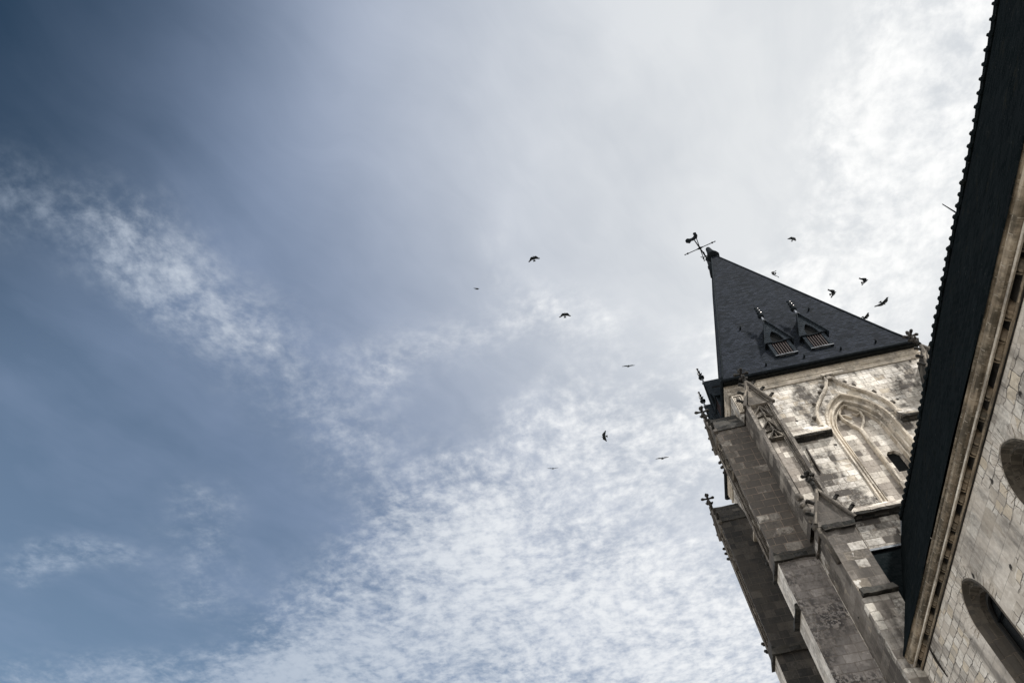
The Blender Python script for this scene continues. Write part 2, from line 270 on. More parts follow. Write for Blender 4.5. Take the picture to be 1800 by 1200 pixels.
# ------------------------------------------------------------------ mesh helpers
class MB:
    """collects faces (unshared corners) and builds ONE mesh object"""
    def __init__(s, tf=None): s.v = []; s.f = []; s.tf = tf; s.sm = []
    def add(s, pts, faces, smooth=False):
        o = len(s.v)
        for p in pts: s.v.append(tuple(s.tf(*p)) if s.tf else tuple(p))
        for f in faces: s.f.append([o+i for i in f]); s.sm.append(smooth)
    def box(s, x0, x1, y0, y1, z0, z1):
        s.add([(x, y, z) for x in (x0, x1) for y in (y0, y1) for z in (z0, z1)], [(0, 1, 3, 2), (4, 6, 7, 5), (0, 4, 5, 1), (2, 3, 7, 6), (0, 2, 6, 4), (1, 5, 7, 3)])
    def prism(s, a, b):                          # two matching rings
        n = len(a); s.add(list(a)+list(b), [tuple(range(n)), tuple(range(2*n-1, n-1, -1))]+[(i, (i+1) % n, n+(i+1) % n, n+i) for i in range(n)])
    def loft(s, rings, closed=True, caps=True, smooth=False):
        n = len(rings[0]); P = [p for r in rings for p in r]; F = []
        for j in range(len(rings)-1):
            for i in range(n if closed else n-1): F.append((j*n+i, j*n+(i+1) % n, (j+1)*n+(i+1) % n, (j+1)*n+i))
        if caps and closed: F.append(tuple(range(n))); F.append(tuple(range(len(P)-1, len(P)-n-1, -1)))
        s.add(P, F, smooth)
    def tube(s, path, r, n=8, smooth=True, flat=1.0):
        path = [Vector(p) for p in path]; rs = r if isinstance(r, (list, tuple)) else [r]*len(path); rings = []
        for i, p in enumerate(path):
            d = (path[min(i+1, len(path)-1)]-path[max(i-1, 0)]).normalized()
            a = d.cross(Vector((0, 0, 1)) if abs(d.z) < 0.9 else Vector((0, 1, 0))).normalized(); c = d.cross(a)
            rings.append([tuple(p+(a*math.cos(q)+c*math.sin(q)*flat)*rs[i]) for q in [2*math.pi*j/n for j in range(n)]])
        s.loft(rings, True, True, smooth)
    def lathe(s, base, axis, prof, n=10, smooth=True):     # prof: (h, r)
        base = Vector(base); ax = Vector(axis).normalized(); a = ax.orthogonal().normalized(); c = ax.cross(a)
        s.loft([[tuple(base+ax*h+(a*math.cos(q)+c*math.sin(q))*max(r, 0.002)) for q in [2*math.pi*j/n for j in range(n)]] for h, r in prof], True, True, smooth)
    def blob(s, c, rx, ry, rz, n=8, m=5, jit=0.0):
        c = Vector(c); rings = []
        for j in range(m+1):
            th = math.pi*j/m; rr = math.sin(th); h = -math.cos(th)
            rings.append([tuple(c+Vector((rx*rr*math.cos(q), ry*rr*math.sin(q), rz*h))*(1+random.uniform(-jit, jit))) for q in [2*math.pi*i/n for i in range(n)]])
        s.loft(rings, True, False, True)
    def build(s, name, mat, parent=None, recalc=True, worn=0.0, cut=0.3):
        me = bpy.data.meshes.new(name); bm = bmesh.new()
        vs = [bm.verts.new(p) for p in s.v]
        for f, sm in zip(s.f, s.sm):
            try: fc = bm.faces.new([vs[i] for i in f]); fc.smooth = sm
            except ValueError: pass
        if recalc: bmesh.ops.recalc_face_normals(bm, faces=bm.faces)
        bm.normal_update()
        uvl = bm.loops.layers.uv.new('UVMap'); Zv = Vector((0, 0, 1))
        for fc in bm.faces:
            n = fc.normal; t = Zv.cross(n)
            t = Vector((1, 0, 0)) if t.length < 0.05 else t.normalized()
            if abs(t.x) > abs(t.y): t = t if t.x > 0 else -t
            else: t = t if t.y > 0 else -t
            bt = n.cross(t).normalized(); bt = bt if bt.z >= 0 else -bt
            for lp in fc.loops: p = lp.vert.co; lp[uvl].uv = (p.dot(t), p.dot(bt))
        if worn:                                 # weather-worn arrises: cut long edges up and nibble the corners
            bmesh.ops.remove_doubles(bm, verts=bm.verts, dist=1e-4)
            for it in range(6):
                le = [e for e in bm.edges if e.calc_length() > cut*2 and max(v.co.z for v in e.verts) > 6.0]
                if not le or len(bm.verts) > 9000: break
                bmesh.ops.subdivide_edges(bm, edges=le, cuts=1, use_grid_fill=True)
            for v in bm.verts:
                q = Vector(v.co)
                nz = Vector((mnoise.noise(q*3.1), mnoise.noise(q*3.1+Vector((7, 3, 1))), mnoise.noise(q*3.1+Vector((1, 9, 5)))))
                nz2 = Vector((mnoise.noise(q*9.3), mnoise.noise(q*9.3+Vector((7, 3, 1))), mnoise.noise(q*9.3+Vector((1, 9, 5)))))
                v.co = q+(nz*1.0+nz2*0.9)*worn
            bmesh.ops.triangulate(bm, faces=[f for f in bm.faces if len(f.verts) > 4])
        bm.to_mesh(me); bm.free()
        o = bpy.data.objects.new(name, me); COL.objects.link(o); me.materials.append(MATS[mat])
        if parent: o.parent = parent; o.matrix_parent_inverse = parent_inv(parent)
        return o
def parent_inv(p): return world_of(p).inverted()
def world_of(o):
    M = Matrix.LocRotScale(o.location, o.rotation_euler, o.scale)
    return world_of(o.parent) @ o.matrix_parent_inverse @ M if o.parent else M
def tag(o, label, cat, group=None, kind=None):
    if label: o['label'] = label
    if cat: o['category'] = cat
    if group: o['group'] = group
    if kind: o['kind'] = kind
    return o
def thing(name, loc, label, cat, group=None):
    o = bpy.data.objects.new(name, None); o.empty_display_size = 0.3; COL.objects.link(o); o.location = loc
    return tag(o, label, cat, group)
def arch(c, a, zs, za, n=14, zb=None):          # pointed arch outline, (x, z) from left to right, with jambs to zb
    h = za-zs; cc = (h*h-a*a)/(2*a); R = cc+a; th = math.atan2(h, cc)
    L = [(cc-R*math.cos(th*i/n), zs+R*math.sin(th*i/n)) for i in range(n+1)]
    pts = [(c+x, z) for x, z in L]+[(c-x, z) for x, z in reversed(L[:-1])]
    return ([(c-a, zb)] if zb is not None else [])+pts+([(c+a, zb)] if zb is not None else [])
def holed_wall(mb, x0, x1, z0, z1, holes, pt):   # wall sheet with arched holes side by side; pt(x, z) -> 3-D point
    cuts = sorted(holes, key=lambda h: h[0][0]); cur = x0
    for o in cuts:
        a, b = o[0][0], o[-1][0]; zb = o[0][1]
        mb.add([pt(cur, z0), pt(a, z0), pt(a, z1), pt(cur, z1)], [(0, 1, 2, 3)])
        mb.add([pt(a, z0), pt(b, z0), pt(b, zb), pt(a, zb)], [(0, 1, 2, 3)])
        for (xa, za), (xb, zb2) in zip(o, o[1:]):
            if abs(xa-xb) > 1e-6: mb.add([pt(xa, za), pt(xb, zb2), pt(xb, z1), pt(xa, z1)], [(0, 1, 2, 3)])
        cur = b
    mb.add([pt(cur, z0), pt(x1, z0), pt(x1, z1), pt(cur, z1)], [(0, 1, 2, 3)])
def ribbon(mb, path, w, lo, hi, pt):             # square-section moulding along a 2-D path on a wall; pt(s, z, t)
    rings = []
    for i, (x, z) in enumerate(path):
        a = path[max(i-1, 0)]; b = path[min(i+1, len(path)-1)]
        dx, dz = b[0]-a[0], b[1]-a[1]; L = math.hypot(dx, dz) or 1; nx, nz = -dz/L*w/2, dx/L*w/2
        rings.append([pt(x+nx, z+nz, lo), pt(x+nx, z+nz, hi*0.75), pt(x+nx*.4, z+nz*.4, hi), pt(x-nx*.4, z-nz*.4, hi), pt(x-nx, z-nz, hi*0.75), pt(x-nx, z-nz, lo)])
    mb.loft(rings, True, True)

# ------------------------------------------------------------------ ground
g = MB(); g.add([(-400, -400, GZ), (400, -400, GZ), (400, 400, GZ), (-400, 400, GZ)], [(0, 1, 2, 3)])
go = g.build('ground', 'paving'); go['kind'] = 'structure'

# ================================================================== TOWER
X0, X1, Y0, Y1 = 7.74, 16.92, 22.02, 29.68
CX = 12.36; CYR = 25.9
tower = thing('church_tower', (CX, CYR, GZ), 'tall pale stone belfry tower with steep slate spire roof and stepped buttresses', 'church tower')
# ---- wall with the window opening
ZS, WB = 20.55, 16.35
orders = [(1.42, 22.78, 22.02), (1.37, 22.73, 21.95), (1.29, 22.64, 21.96), (1.25, 22.6, 22.13), (1.19, 22.52, 22.18), (1.15, 22.46, 22.12), (1.08, 22.36, 22.14), (1.05, 22.36, 22.34), (0.99, 22.31, 22.36), (0.97, 22.29, 22.27), (0.93, 22.25, 22.30), (0.91, 22.22, 22.52)]
o0 = arch(CX, orders[0][0], ZS, orders[0][1], zb=WB)
w = MB()
holed_wall(w, X0, X1, 12.0, 24.7, [o0], lambda x, z: (x, Y0, z))
w.add([(X0, Y0, GZ), (X1, Y0, GZ), (X1, Y0, 12), (X0, Y0, 12)], [(0, 1, 2, 3)])
for a, b in (((X0, Y0), (X0, Y1)), ((X0, Y1), (X1, Y1)), ((X1, Y1), (X1, Y0))):
    w.add([(*a, GZ), (*b, GZ), (*b, 24.7), (*a, 24.7)], [(0, 1, 2, 3)])
w.build('wall', 'belfry_stone', tower, recalc=False)
# ---- window: moulded jambs, blind infill, mullion, hood
f = MB()
rings = [[(x, y, z) for x, z in arch(CX, a, ZS, za, zb=WB)] for a, za, y in orders]
for r0, r1 in zip(rings, rings[1:]): f.loft([r0, r1], False, False)
f.add([(CX-1.42, 22.02, WB), (CX+1.42, 22.02, WB), (CX+0.89, 22.52, WB+0.5), (CX-0.89, 22.52, WB+0.5)], [(0, 1, 2, 3)])
win = f.build('window', 'moulded_stone', tower, recalc=False)
b = MB(); inner = arch(CX, 0.92, ZS, 22.23, zb=WB); YB = 22.50
hx0, hx1, hz0, hz1 = 12.64, 13.18, 18.12, 19.26
hole = [(hx0, hz0), (hx0, hz1-0.16), (hx0+0.13, hz1), (hx1-0.13, hz1), (hx1, hz1-0.16), (hx1, hz0)]
def top_z(x):
    for (xa, za), (xb, zb) in zip(inner, inner[1:]):
        if xa <= x <= xb and xb-xa > 1e-6: return za+(zb-za)*(x-xa)/(xb-xa)
    return ZS
xs = sorted({p[0] for p in inner} | {p[0] for p in hole})
def hz(x):
    for (xa, za), (xb, zb) in zip(hole, hole[1:]):
        if xb-xa > 1e-6 and xa-1e-6 <= x <= xb+1e-6: return za+(zb-za)*(x-xa)/(xb-xa)
for xa, xb in zip(xs, xs[1:]):
    lo = [(xa, YB, WB), (xb, YB, WB)]
    if xa >= hx0-1e-6 and xb <= hx1+1e-6:
        b.add([(xa, YB, WB), (xb, YB, WB), (xb, YB, hz0), (xa, YB, hz0)], [(0, 1, 2, 3)])
        b.add([(xa, YB, hz(xa)), (xb, YB, hz(xb)), (xb, YB, top_z(xb)), (xa, YB, top_z(xa))], [(0, 1, 2, 3)])
    else: b.add([(xa, YB, WB), (xb, YB, WB), (xb, YB, top_z(xb)), (xa, YB, top_z(xa))], [(0, 1, 2, 3)])
b.loft([[(x, YB, z) for x, z in hole], [(x, YB+0.2, z) for x, z in hole]], True, False)
b.build('blind_infill', 'panel_stone', win, recalc=False)
b = MB(); b.prism([(x, YB+0.18, z) for x, z in hole], [(x, YB+0.24, z) for x, z in hole]); b.build('louvre_opening', 'hollow_dark', win)
f = MB()
pt = lambda x, z, t: (x, YB-t, z)
MU = lambda pts: [(x+.14, z+(.25 if z > 20 else 0)) for x, z in pts]
ribbon(f, MU([(12.22, WB+.4), (12.22, 18.5), (12.22, 20.42)]), 0.17, -0.01, 0.2, pt)
ribbon(f, MU([(12.22, 20.40), (12.02, 20.75), (11.82, 21.2), (11.80, 21.55), (11.98, 21.8)]), 0.10, -0.01, 0.19, pt)
ribbon(f, MU([(12.22, 20.40), (12.46, 20.72), (12.68, 21.1), (12.70, 21.45), (12.52, 21.72), (12.33, 21.9)]), 0.10, -0.01, 0.19, pt)
ribbon(f, MU([(11.80, 21.5), (12.02, 21.42), (12.2, 21.2)]), 0.07, -0.01, 0.14, pt)
ribbon(f, MU([(12.70, 21.42), (12.5, 21.35), (12.35, 21.5)]), 0.07, -0.01, 0.14, pt)
f.build('mullion', 'moulded_stone', win)
f = MB(); ptw = lambda x, z, t: (x, Y0-t, z)
HL = [(-1.66, 20.9), (-1.62, 21.35), (-1.48, 21.8), (-1.24, 22.2), (-0.95, 22.56), (-0.66, 22.88), (-0.40, 23.22), (-0.2, 23.6), (-0.09, 23.95)]
ribbon(f, [(CX+x, z) for x, z in HL], 0.15, -0.02, 0.20, ptw); ribbon(f, [(CX-x, z) for x, z in HL], 0.15, -0.02, 0.20, ptw)
f.box(CX-0.26, CX+0.26, Y0-0.24, Y0+0.02, 23.92, 24.08); f.box(CX-0.14, CX+0.14, Y0-0.2, Y0+0.02, 23.7, 23.92)
f.blob((CX-1.66, Y0-0.1, 20.86), 0.16, 0.14, 0.14, jit=0.15); f.blob((CX+1.66, Y0-0.1, 20.86), 0.16, 0.14, 0.14, jit=0.15)
f.build('hood_mould', 'moulded_stone', win)
for sx in (-1, 1):
    for q in (1, 3, 5, 6):
        x, z = HL[q]; c = MB(); c.blob((CX+sx*(abs(x)+0.12), Y0-0.12, z+0.1), 0.11, 0.1, 0.12, 7, 4, 0.25); c.build('crocket', 'carved_stone', win)
# ---- cornice under the eaves, all four sides
def frame_ring(d): return [(X0-d, Y0-d), (X1+d, Y0-d), (X1+d, Y1+d), (X0-d, Y1+d)]
c = MB(); prof = [(-0.02, 24.02), (0.05, 24.02), (0.09, 24.08), (0.05, 24.15), (0.05, 24.30), (0.09, 24.33), (0.09, 24.40), (0.05, 24.43), (0.05, 24.47), (0.09, 24.51), (0.10, 24.55), (0.07, 24.58), (0.07, 24.62), (0.10, 24.66), (0.10, 24.72), (-0.02, 24.72)]
c.loft([[(x, y, z) for x, y in frame_ring(d)] for d, z in prof], True, False)
c.build('cornice', 'moulded_stone', tower)
# ---- string courses
def course(name, mb_args, mat='belfry_stone', parent=tower):
    x0, x1, y, z, pr, h = mb_args; s = MB()
    P = [(y+0.02, z+h), (y-pr, z+0.10), (y-pr, z+0.0), (y-pr*0.75, z-0.02), (y-pr*0.6, z+0.03), (y+0.02, z+0.02)]
    s.prism([(x0, a, b_) for a, b_ in P], [(x1, a, b_) for a, b_ in P]); o = s.build(name, mat, parent, worn=.02, cut=.15)
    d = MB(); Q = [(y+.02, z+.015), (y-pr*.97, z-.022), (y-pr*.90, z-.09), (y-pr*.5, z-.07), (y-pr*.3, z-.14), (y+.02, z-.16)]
    d.prism([(x0+.01, a, b_) for a, b_ in Q], [(x1-.01, a, b_) for a, b_ in Q]); d.build('drip_shade', 'moss_shade_stone', o, worn=.035, cut=.12); return o  # near-black strip: the course's underside shade put into its colour
course('string_course', (8.86, 10.9, Y0, 20.40, 0.34, 0.75)); course('string_course', (13.9, 15.86, Y0, 20.40, 0.34, 0.75))
course('sill_course', (8.86, 15.86, Y0, 16.0, 0.38, 0.50), 'panel_stone')
s = MB(); s.prism([(X0-0.0, 23.3, 20.7), (X0-0.24, 23.3, 20.5), (X0-0.24, 23.3, 20.38), (X0+.02, 23.3, 20.34)], [(X0-0.0, 28.4, 20.7), (X0-0.24, 28.4, 20.5), (X0-0.24, 28.4, 20.38), (X0+.02, 28.4, 20.34)])
s.build('string_course', 'moulded_stone', tower)
# wall panel with nested frames beside the corner
s = MB()
for k_, (ins, pj) in enumerate(((0.0, 0.10), (0.09, 0.06), (0.17, 0.03))):
    a0, a1, b0, b1 = X0+0.02+ins, 8.22-ins, 22.75+ins, 23.95-ins; wd = 0.05
    for (p0, p1, q0, q1) in ((a0, a0+wd, b0, b1), (a1-wd, a1, b0, b1), (a0+wd, a1-wd, b1-wd, b1), (a0+wd, a1-wd, b0, b0+wd)): s.box(p0, p1, Y0-pj, Y0+0.01, q0, q1)
s.build('wall_panel', 'moulded_stone', tower)
# thin iron bar in the wall
s = MB(); s.tube([(9.58, Y0-0.05, 19.85), (9.55, Y0-0.05, 19.2), (9.52, Y0-0.04, 18.4)], [0.035, 0.05, 0.02], 6); s.build('iron_bar', 'rusty_iron', tower)

# ---- buttresses --------------------------------------------------------------
def fleuron(mb, s, t, z, h):                     # leafy cross finial on its stem
    mb.lathe((s, t, z-0.1), (0, 0, 1), [(0, .10), (h*.25, .07), (h*.34, .10), (h*.38, .14), (h*.42, .08), (h*.60, .055), (h*.80, .06), (h*.9, .10), (h*1.0, .07), (h*1.06, .02)], 8)
    for dx, dy in ((1, 0), (-1, 0), (0, 1), (0, -1)):
        mb.tube([(s, t, z+h*.58), (s+dx*h*.16, t+dy*h*.16, z+h*.60), (s+dx*h*.27, t+dy*h*.27, z+h*.62), (s+dx*h*.34, t+dy*h*.34, z+h*.60)], [.045, .05, .085, .05], 6)
        mb.tube([(s, t, z+h*.22), (s+dx*h*.12, t+dy*h*.12, z+h*.26), (s+dx*h*.18, t+dy*h*.18, z+h*.34)], [.04, .06, .035], 6)
def crocket(mb, s, t, z, ds, dz):
    mb.tube([(s-ds*.03, t, z-.03), (s+ds*.06, t, z+dz*.07), (s+ds*.12, t, z+dz*.13+.02), (s+ds*.17, t, z+dz*.14+.05), (s+ds*.16, t, z+dz*.14+.12)], [.08, .065, .075, .085, .03], 6)
def gable_front(par, tf, wd, T, zf, za, mat_c='carved_stone', back=0.6, n_cr=3, fin=1.05):
    """gablet roof of a buttress: dark weathered slopes, moulded rakes, crockets and a finial"""
    m = wd/2; g_ = MB(tf)
    g_.prism([(-0.06, T-0.05, zf-0.02), (m, T-0.05, za-0.04), (wd+0.06, T-0.05, zf-0.02)], [(-0.06, -back, zf-0.02), (m, -back, za-0.04), (wd+0.06, -back, zf-0.02)])
    go_ = g_.build('gable', 'moss_shade_stone', par, worn=.02)
    r_ = MB(tf); ptg = lambda s, z, t: (s, T+t-0.05, z)
    ribbon(r_, [(-0.07, zf-0.12), (m*.5, (zf+za)/2), (m, za)], 0.15, -0.03, 0.16, ptg); ribbon(r_, [(wd+0.07, zf-0.12), (m*1.5, (zf+za)/2), (m, za)], 0.15, -0.03, 0.16, ptg)
    ribbon(r_, [(0.12, zf-0.05), (m, za-0.3)], 0.06, -0.03, 0.10, ptg); ribbon(r_, [(wd-0.12, zf-0.05), (m, za-0.3)], 0.06, -0.03, 0.10, ptg)
    r_.prism([(0.1, T-0.02, zf), (m, T-0.02, za-0.3), (wd-0.1, T-0.02, zf)], [(0.1, T-0.12, zf), (m, T-0.12, za-0.3), (wd-0.1, T-0.12, zf)])
    r_.build('rake_moulding', mat_c, par, worn=.015, cut=.15)
    for sd in (-1, 1):
        for q in range(n_cr):
            k_ = (q+0.35)/n_cr; c_ = MB(tf)
            crocket(c_, m+sd*(m+0.07)*(1-k_)*1.04, T+0.03, zf+(za-zf)*k_+0.02, sd*1.2, 1.0); c_.build('crocket', 'soot_shade_stone', par)
    if fin: f_ = MB(tf); fleuron(f_, m, T-0.02, za, fin); f_.build('finial', 'soot_shade_stone', par)
def buttress(tf, wd, T, T2, mats, low_gable, zmid=15.05, zf=21.92, za=23.45, low_in=0.04):
    body = MB(tf); ps0, ps1, pz0, pz1 = 0.14, wd-0.14, zmid+0.55, zf-0.05; D = 0.22
    # upper stage: a shaft with a deep sunk panel on its outer face
    body.add([(0, -.3, zmid), (0, T, zmid), (0, T, zf), (0, -.3, zf)], [(0, 1, 2, 3)]); body.add([(wd, -.3, zmid), (wd, T, zmid), (wd, T, zf), (wd, -.3, zf)], [(0, 1, 2, 3)])
    body.add([(0, T, zmid), (wd, T, zmid), (wd, T, pz0), (0, T, pz0)], [(0, 1, 2, 3)]); body.add([(0, T, pz1), (wd, T, pz1), (wd, T, zf), (0, T, zf)], [(0, 1, 2, 3)])
    body.add([(0, T, pz0), (ps0, T, pz0), (ps0, T, pz1), (0, T, pz1)], [(0, 1, 2, 3)]); body.add([(ps1, T, pz0), (wd, T, pz0), (wd, T, pz1), (ps1, T, pz1)], [(0, 1, 2, 3)])
    body.add([(0, -.3, zf), (wd, -.3, zf), (wd, T, zf), (0, T, zf)], [(0, 1, 2, 3)])
    root = body.build('buttress', mats[0], tower, recalc=False)
    p_ = MB(tf)
    p_.add([(ps0, T-D, pz0), (ps1, T-D, pz0), (ps1, T-D, pz1), (ps0, T-D, pz1)], [(0, 1, 2, 3)])
    for s_ in (ps0, ps1): p_.add([(s_, T-D, pz0), (s_, T, pz0), (s_, T, pz1), (s_, T-D, pz1)], [(0, 1, 2, 3)])
    p_.add([(ps0, T-D, pz1), (ps1, T-D, pz1), (ps1, T, pz1), (ps0, T, pz1)], [(0, 1, 2, 3)]); p_.add([(ps0, T-D, pz0), (ps1, T-D, pz0), (ps1, T, pz0), (ps0, T, pz0)], [(0, 1, 2, 3)])
    p_.build('sunk_panel', mats[1], root, recalc=False)
    t_ = MB(tf); ptt = lambda s, z, t: (s, T-D+t, z); m = wd/2
    for s_, r in ((ps0+0.03, 0.03), (ps1-0.03, 0.035), (ps1-0.11, 0.03), (ps1-0.18, 0.025)): t_.tube([(s_, T-0.05 if s_ > ps1-0.05 or s_ < ps0+0.05 else T-0.13, pz0), (s_, T-0.05 if s_ > ps1-0.05 or s_ < ps0+0.05 else T-0.13, pz1)], r, 6)
    zt = pz1-0.1
    for dz in (0.0, -0.95):                      # two tiers of cusped heads
        ribbon(t_, [(ps0+.04, zt-0.75+dz), (ps0+.10, zt-0.4+dz), (m, zt+dz)], 0.07, 0, 0.18, ptt); ribbon(t_, [(ps1-.18, zt-0.75+dz), (ps1-.24, zt-0.4+dz), (m, zt+dz)], 0.07, 0, 0.18, ptt)
        ribbon(t_, [(ps0+.1, zt-0.62+dz), (m-.06, zt-0.55+dz), (m, zt-0.2+dz)], 0.05, 0, 0.12, ptt); ribbon(t_, [(ps1-.24, zt-0.62+dz), (m+.06, zt-0.55+dz), (m, zt-0.2+dz)], 0.05, 0, 0.12, ptt)
        t_.blob((m, T-D+.08, zt-0.45+dz), .1, .1, .1, 7, 4)
    ribbon(t_, [(m, zt-2.0), (m, zt)], 0.07, 0, 0.16, ptt)
    ribbon(t_, [(ps0+.1, zt-2.05), (m, zt-1.6), (ps1-.2, zt-2.05)], 0.09, 0, 0.24, ptt); ribbon(t_, [(ps0+.12, zt-2.06), (ps1-.2, zt-2.06)], 0.1, 0, 0.22, ptt)
    t_.build('tracery', 'carved_stone', root)
    gable_front(root, tf, wd, T, zf, za)
    # weathered drip band at the foot of the upper stage, then the lower stage
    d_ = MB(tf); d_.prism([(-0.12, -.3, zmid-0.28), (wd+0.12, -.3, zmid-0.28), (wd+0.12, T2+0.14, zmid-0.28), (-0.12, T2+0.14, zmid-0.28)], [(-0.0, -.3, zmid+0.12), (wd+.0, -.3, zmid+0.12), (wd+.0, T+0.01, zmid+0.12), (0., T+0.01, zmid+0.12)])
    if not low_gable: d_.build('drip_course', 'moss_shade_stone', root, worn=.04, cut=.12)
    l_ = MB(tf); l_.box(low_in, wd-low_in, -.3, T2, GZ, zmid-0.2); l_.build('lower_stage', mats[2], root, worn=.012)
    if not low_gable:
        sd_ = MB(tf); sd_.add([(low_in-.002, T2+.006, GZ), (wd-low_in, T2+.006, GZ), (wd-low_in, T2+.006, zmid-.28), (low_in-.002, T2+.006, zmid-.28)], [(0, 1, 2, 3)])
        dd_ = MB(tf); dd_.prism([(low_in, T2, 12.80), (wd-low_in, T2, 12.80), (wd-low_in, T2+.20, 12.80), (low_in-.12, T2+.20, 12.80)], [(low_in, T2, 13.1), (wd-low_in, T2, 13.1), (wd-low_in, T2+.10, 13.08), (low_in-.02, T2+.10, 13.08)]); dd_.build('drip_course', 'moss_shade_stone', root, worn=.03, cut=.12)
        for zc, sc_ in ((21.25, wd), (20.95, wd), (20.62, wd), (16.0, wd), (15.65, wd)):
            c_ = MB(tf); crocket(c_, sc_, T+.02, zc, 1.1, 0.6); c_.build('crocket', 'soot_shade_stone', root)
        sd_.build('outer_face', 'chalk_stone', root)
    return root
buts = []
tfB1 = lambda s, t, z: (7.72+s, 22.02-t, z)
tfB2 = lambda s, t, z: (7.74-t, 22.0+s, z)
b1 = buttress(tfB1, 1.14, 1.25, 1.72, ('side_stone', 'panel_stone', 'patched_stone'), True, zmid=15.3)
b1['label'] = 'front left buttress with sunk traceried panel and two gablets'
# the lower gablet of the forward buttress, projecting further than the shaft above
lg = MB(tfB1); lg.box(-0.05, 1.19, -.2, 1.80, 14.62, 14.84); lg.build('ledge', 'patched_stone', b1, worn=.02, cut=.15)
lg = MB(tfB1); lg.prism([(.07, -.2, 14.44), (1.12, -.2, 14.44), (1.12, 1.82, 14.44), (.07, 1.82, 14.44)], [(.03, -.2, 14.615), (1.16, -.2, 14.615), (1.16, 1.86, 14.615), (.03, 1.86, 14.615)]); lg.build('drip_course', 'moss_shade_stone', b1, worn=.035, cut=.12)
lg = MB(tfB1); lg.prism([(-0.05, 1.74, 14.84), (0.57, 1.74, 16.1), (1.19, 1.74, 14.84)], [(-0.05, 1.1, 14.84), (0.57, 1.1, 16.1), (1.19, 1.1, 14.84)]); lg.build('lower_gable', 'patched_stone', b1)
lg = MB(tfB1); ptl = lambda s, z, t: (s, 1.74+t, z)
ribbon(lg, [(-0.12, 14.74), (0.57, 16.2)], 0.14, -0.1, 0.14, ptl); ribbon(lg, [(1.26, 14.74), (0.57, 16.2)], 0.14, -0.1, 0.14, ptl); lg.build('lower_rake_moulding', 'carved_stone', b1)
for s_, z_, sd in ((0.25, 15.6, -1), (0.02, 15.1, -1), (0.9, 15.6, 1), (1.2, 15.05, 1)):
    lg = MB(tfB1); crocket(lg, s_, 1.8, z_, sd*1.3, 1.0); lg.build('crocket', 'soot_shade_stone', b1)
lg = MB(tfB1); lg.tube([(0.57, 1.75, 16.0), (0.57, 1.76, 16.5), (0.57, 1.76, 16.8)], [.12, .09, .07], 8); fleuron(lg, 0.57, 1.76, 16.5, 0.75); lg.build('finial', 'soot_shade_stone', b1)
# carved bracket and shaft on the left arris
lg = MB(tfB1)
lg.tube([(-0.06, 1.66, 16.2), (-0.07, 1.68, 15.3), (-0.06, 1.68, 14.7), (-0.04, 1.68, 13.2)], [.09, .12, .11, .09], 8)
for q in range(5): lg.blob((-0.12+random.uniform(-.04, .04), 1.68+random.uniform(-.05, .05), 14.75+q*0.33), .17, .15, .15, 8, 5, 0.2)
lg.build('carved_shaft', 'carved_stone', b1)
lg = MB(tfB1); lg.prism([(0.06, -.2, 11.85), (1.18, -.2, 11.85), (1.18, 1.93, 11.85), (0.06, 1.93, 11.85)], [(0.07, -.2, 12.12), (1.16, -.2, 12.12), (1.16, 1.79, 12.12), (0.07, 1.79, 12.12)]); lg.build('drip_course', 'moss_shade_stone', b1, worn=.035, cut=.12)
lg = MB(tfB1); lg.box(0.0, 1.14, 1.5, 1.78, GZ, 11.8); lg.build('footing', 'pitted_stone', b1, worn=.03, cut=.15)
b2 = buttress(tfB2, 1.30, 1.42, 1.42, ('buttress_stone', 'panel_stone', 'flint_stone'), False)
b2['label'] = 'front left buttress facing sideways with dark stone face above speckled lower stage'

def copy_tree(o, parent=None, off=Vector((0, 0, 0))):
    c_ = o.copy(); COL.objects.link(c_)
    if parent: c_.parent = parent; c_.matrix_parent_inverse = o.matrix_parent_inverse.copy()
    c_.location = c_.location+off
    for ch in o.children: copy_tree(ch, c_)
    return c_
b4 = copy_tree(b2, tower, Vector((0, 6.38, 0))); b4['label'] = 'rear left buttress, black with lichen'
b3 = copy_tree(b1, tower, Vector((8.06, 0, 0))); b3['label'] = 'front right buttress half hidden by the slate roof'
for o in b3.children:
    if o.name.startswith('finial') and max(v.co.z for v in o.data.vertices) > 20: o.location.z += 0.22; o.scale = (1.0, 1.0, 1.0)
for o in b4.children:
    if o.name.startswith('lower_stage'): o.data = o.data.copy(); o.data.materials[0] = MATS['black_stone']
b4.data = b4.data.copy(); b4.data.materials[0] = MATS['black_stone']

# ---- spire roof --------------------------------------------------------------
r = MB()
E = [(7.62, 21.62), (16.98, 21.62), (16.98, 30.1), (7.62, 30.1)]
F_ = [(8.02, 21.83), (16.56, 21.83), (16.56, 29.85), (8.02, 29.85)]
RID = [(12.26, 24.08), (12.36, 24.08), (12.36, 27.4), (12.26, 27.4)]
H = [(7.78, 21.70), (16.80, 21.70), (16.80, 30.0), (7.78, 30.0)]
r.loft([[(x, y, 24.80) for x, y in E], [(x, y, 24.88) for x, y in E], [(x, y, 25.29) for x, y in H], [(x, y, 26.1) for x, y in F_], [(x, y, 41.3) for x, y in RID]], True, True)
roof = r.build('roof', 'spire_slate', tower)
s = MB(); 
EI = [(7.65, 21.65), (16.95, 21.65), (16.95, 30.07), (7.65, 30.07)]
s.loft([[(x, y, 24.715) for x, y in frame_ring(0.09)], [(x, y, 24.65) for x, y in EI], [(x, y, 24.79) for x, y in EI]], True, False)
s.build('eaves', 'eave_timber', roof)
s = MB(); GE = [(7.57, 21.56), (17.03, 21.56), (17.03, 30.16), (7.57, 30.16)]
for p_, q_ in zip(GE, GE[1:]+GE[:1]): s.tube([(*p_, 24.77), (*q_, 24.77)], .085, 8)
s.build('gutter', 'dark_lead', roof)
